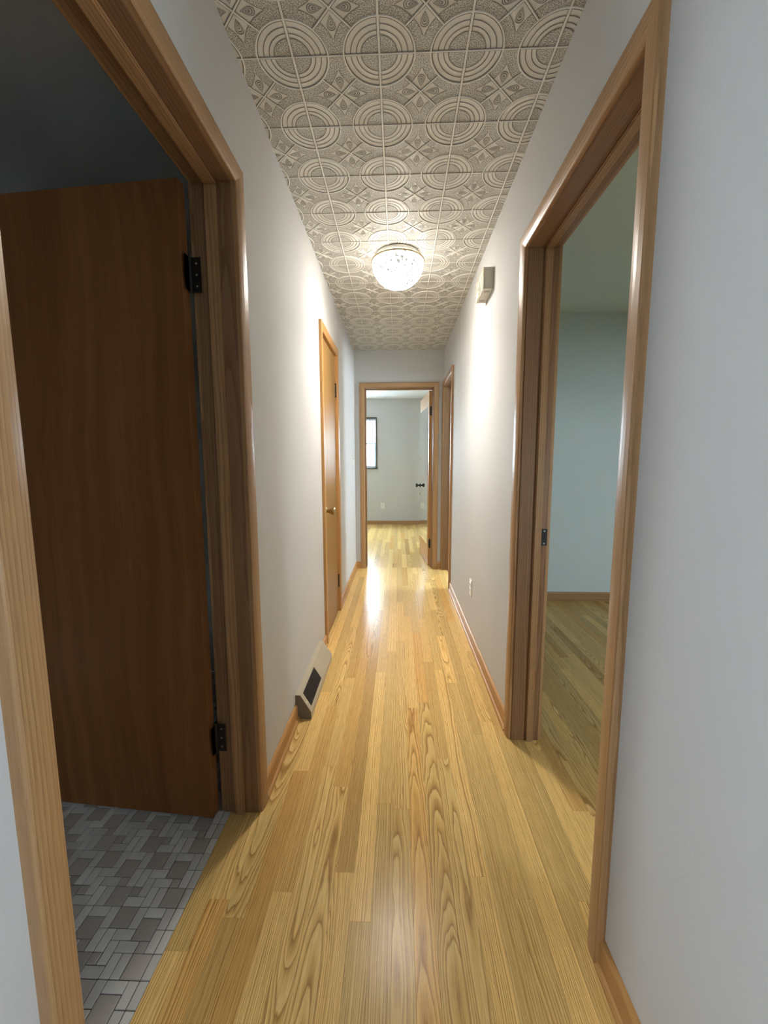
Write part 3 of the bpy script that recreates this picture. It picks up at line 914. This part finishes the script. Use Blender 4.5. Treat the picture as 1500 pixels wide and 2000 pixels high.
for a0, a1, b0, b1 in fr:
    p, q = dc(a0, b0, 0.0), dc(a1, b1, 0.002)
    g.box(min(p.x, q.x), max(p.x, q.x), min(p.y, q.y), max(p.y, q.y), min(p.z, q.z), max(p.z, q.z))
g.obj('face_border', M['beige'], fc)
for base in (cy0+0.022, cy1-0.052):
    for k in range(4):
        xx = XR-0.041+k*0.0075
        G().box(xx, xx+0.0028, base, base+0.026, cz0-0.0006, cz0+0.001).obj('sound_slot', M['slot'], body)

# ------------------------------------------------------------------ outlets and switch
def plate(name, fn, label, cat, group, toggle=False):
    r = empty(name, fn(0, 0, 0), label, cat, group)
    def bx(nm, a0, a1, b0, b1, c0, c1, mat, par, bev=0.0):
        g = G().box(a0, a1, b0, b1, c0, c1, bev=bev)
        return build(nm, [fn(*v) for v in g.v], g.f, mat, par)
    pl = bx('plate', -.035, .035, -.0575, .0575, 0, .0055, M['plastic'], r, .002)
    if toggle:
        bx('toggle', -.005, .005, -.004, .018, .0055, .016, M['plastic'], r, .001)
    else:
        for zc in (-.0205, .0205):
            rc = bx('receptacle', -.0165, .0165, zc-.0145, zc+.0145, .0055, .008, M['plastic'], r, .003)
            bx('slot', -.008, -.0055, zc-.003, zc+.006, .008, .0083, M['slot'], rc)
            bx('slot', .0055, .008, zc-.003, zc+.005, .008, .0083, M['slot'], rc)
    for zz in ((0,) if not toggle else (-.03, .03)):
        g = G(); g.lathe([(.003, .0055), (.0025, .0068)], lambda x, y, z, zz=zz: fn(x, zz+y, z), 8)
        g.obj('screw', M['steel'], r)
    return r
plate('wall_outlet', lambda a, b, c: Vector((XR-c, 2.752-a, 0.366+b)), 'white outlet low on the right hallway wall', 'outlet', 'wall outlets')
plate('wall_outlet', lambda a, b, c: Vector((-0.314+a, FY1-c, 0.374+b)), 'white outlet on the far room wall above the baseboard', 'outlet', 'wall outlets')
plate('light_switch', lambda a, b, c: Vector((XL+c, 4.42+a, 1.258+b)), 'white light switch on the left wall beside the end doorway', 'switch', None, True)

# ------------------------------------------------------------------ floor vent
VT = empty('floor_register', (XL+0.038, (VY0+VY1)/2, 0), 'taupe metal baseboard register with dark grille on the left wall', 'vent')
vp = [(0, 0), (0.076, 0), (0.076, 0.034), (0.024, 0.120), (0, 0.120)]
wv = lambda y: (lambda t, z: Vector((XL+t, y, z)))
g = G(); g.prism([(0, 0), (0.074, 0), (0.074, 0.033), (0.023, 0.1185), (0, 0.1185)], wv(VY0+0.002), wv(VY1-0.002))
g.obj('box', M['vent_dark'], VT)
# sheet cover : top, slope with opening, lip
sl0, sl1 = Vector((0.024, 0.120)), Vector((0.076, 0.034))
def sp_(u, h, y):   # u 0..1 down the slope, h above it
    p = sl0+(sl1-sl0)*u
    n = Vector((0.086, 0.052)).normalized()
    return Vector((XL+p.x+n.x*h, y, p.y+n.y*h))
GY0, GY1, GU0, GU1 = VY0+0.032, VY0+0.292, 0.10, 0.86
g = G()
th = 0.0022
def sheet(u0, u1, y0, y1):
    vs = [sp_(u, h, y) for h in (0, th) for y in (y0, y1) for u in (u0, u1)]
    g.add(vs, [(0, 2, 3, 1), (4, 5, 7, 6), (0, 1, 5, 4), (2, 6, 7, 3), (0, 4, 6, 2), (1, 3, 7, 5)])
sheet(0, GU0, VY0, VY1); sheet(GU1, 1, VY0, VY1); sheet(GU0, GU1, VY0, GY0); sheet(GU0, GU1, GY1, VY1)
g.obj('slanted_cover', M['vent'], VT)
G().box(XL, XL+0.0255, VY0, VY1, 0.1185, 0.1215, bev=.0008).obj('top_flange', M['vent'], VT)
G().box(XL+0.0742, XL+0.0772, VY0, VY1, 0.0, 0.0345, bev=.0008).obj('front_lip', M['vent'], VT)
g = G(); g.add([sp_(u, 0.0004, y) for y in (GY0, GY1) for u in (GU0, GU1)], [(0, 1, 3, 2)])
gr = g.obj('grille_backing', M['slot'], VT)
nf = 14
for k in range(nf):
    y = GY0+(GY1-GY0)*(k+.5)/nf
    g = G()
    vs = [sp_(u, h, y+d+hh) for h, hh in ((0.0005, 0), (0.0019, 0.003)) for d in (0, 0.0035) for u in (GU0, GU1)]
    g.add(vs, [(0, 2, 3, 1), (4, 5, 7, 6), (0, 1, 5, 4), (2, 6, 7, 3), (0, 4, 6, 2), (1, 3, 7, 5)])
    g.obj('louvre', M['bronze'], gr)
for (u, y) in ((0.5, VY0+0.014), (0.5, VY1-0.014)):
    g = G(); g.lathe([(.004, 0), (.003, .0015)], lambda a, b, z, u=u, y=y: sp_(u+a*10, th+z, y+b), 8)
    g.obj('screw', M['plastic'], VT)

# ------------------------------------------------------------------ outdoors beyond the far window
tag(G().box(-14, 14, FY1+0.3, 40, -0.5, -0.45).obj('ground', M['brick_out']), 'pale ground outside the far window', 'ground', kind='structure')
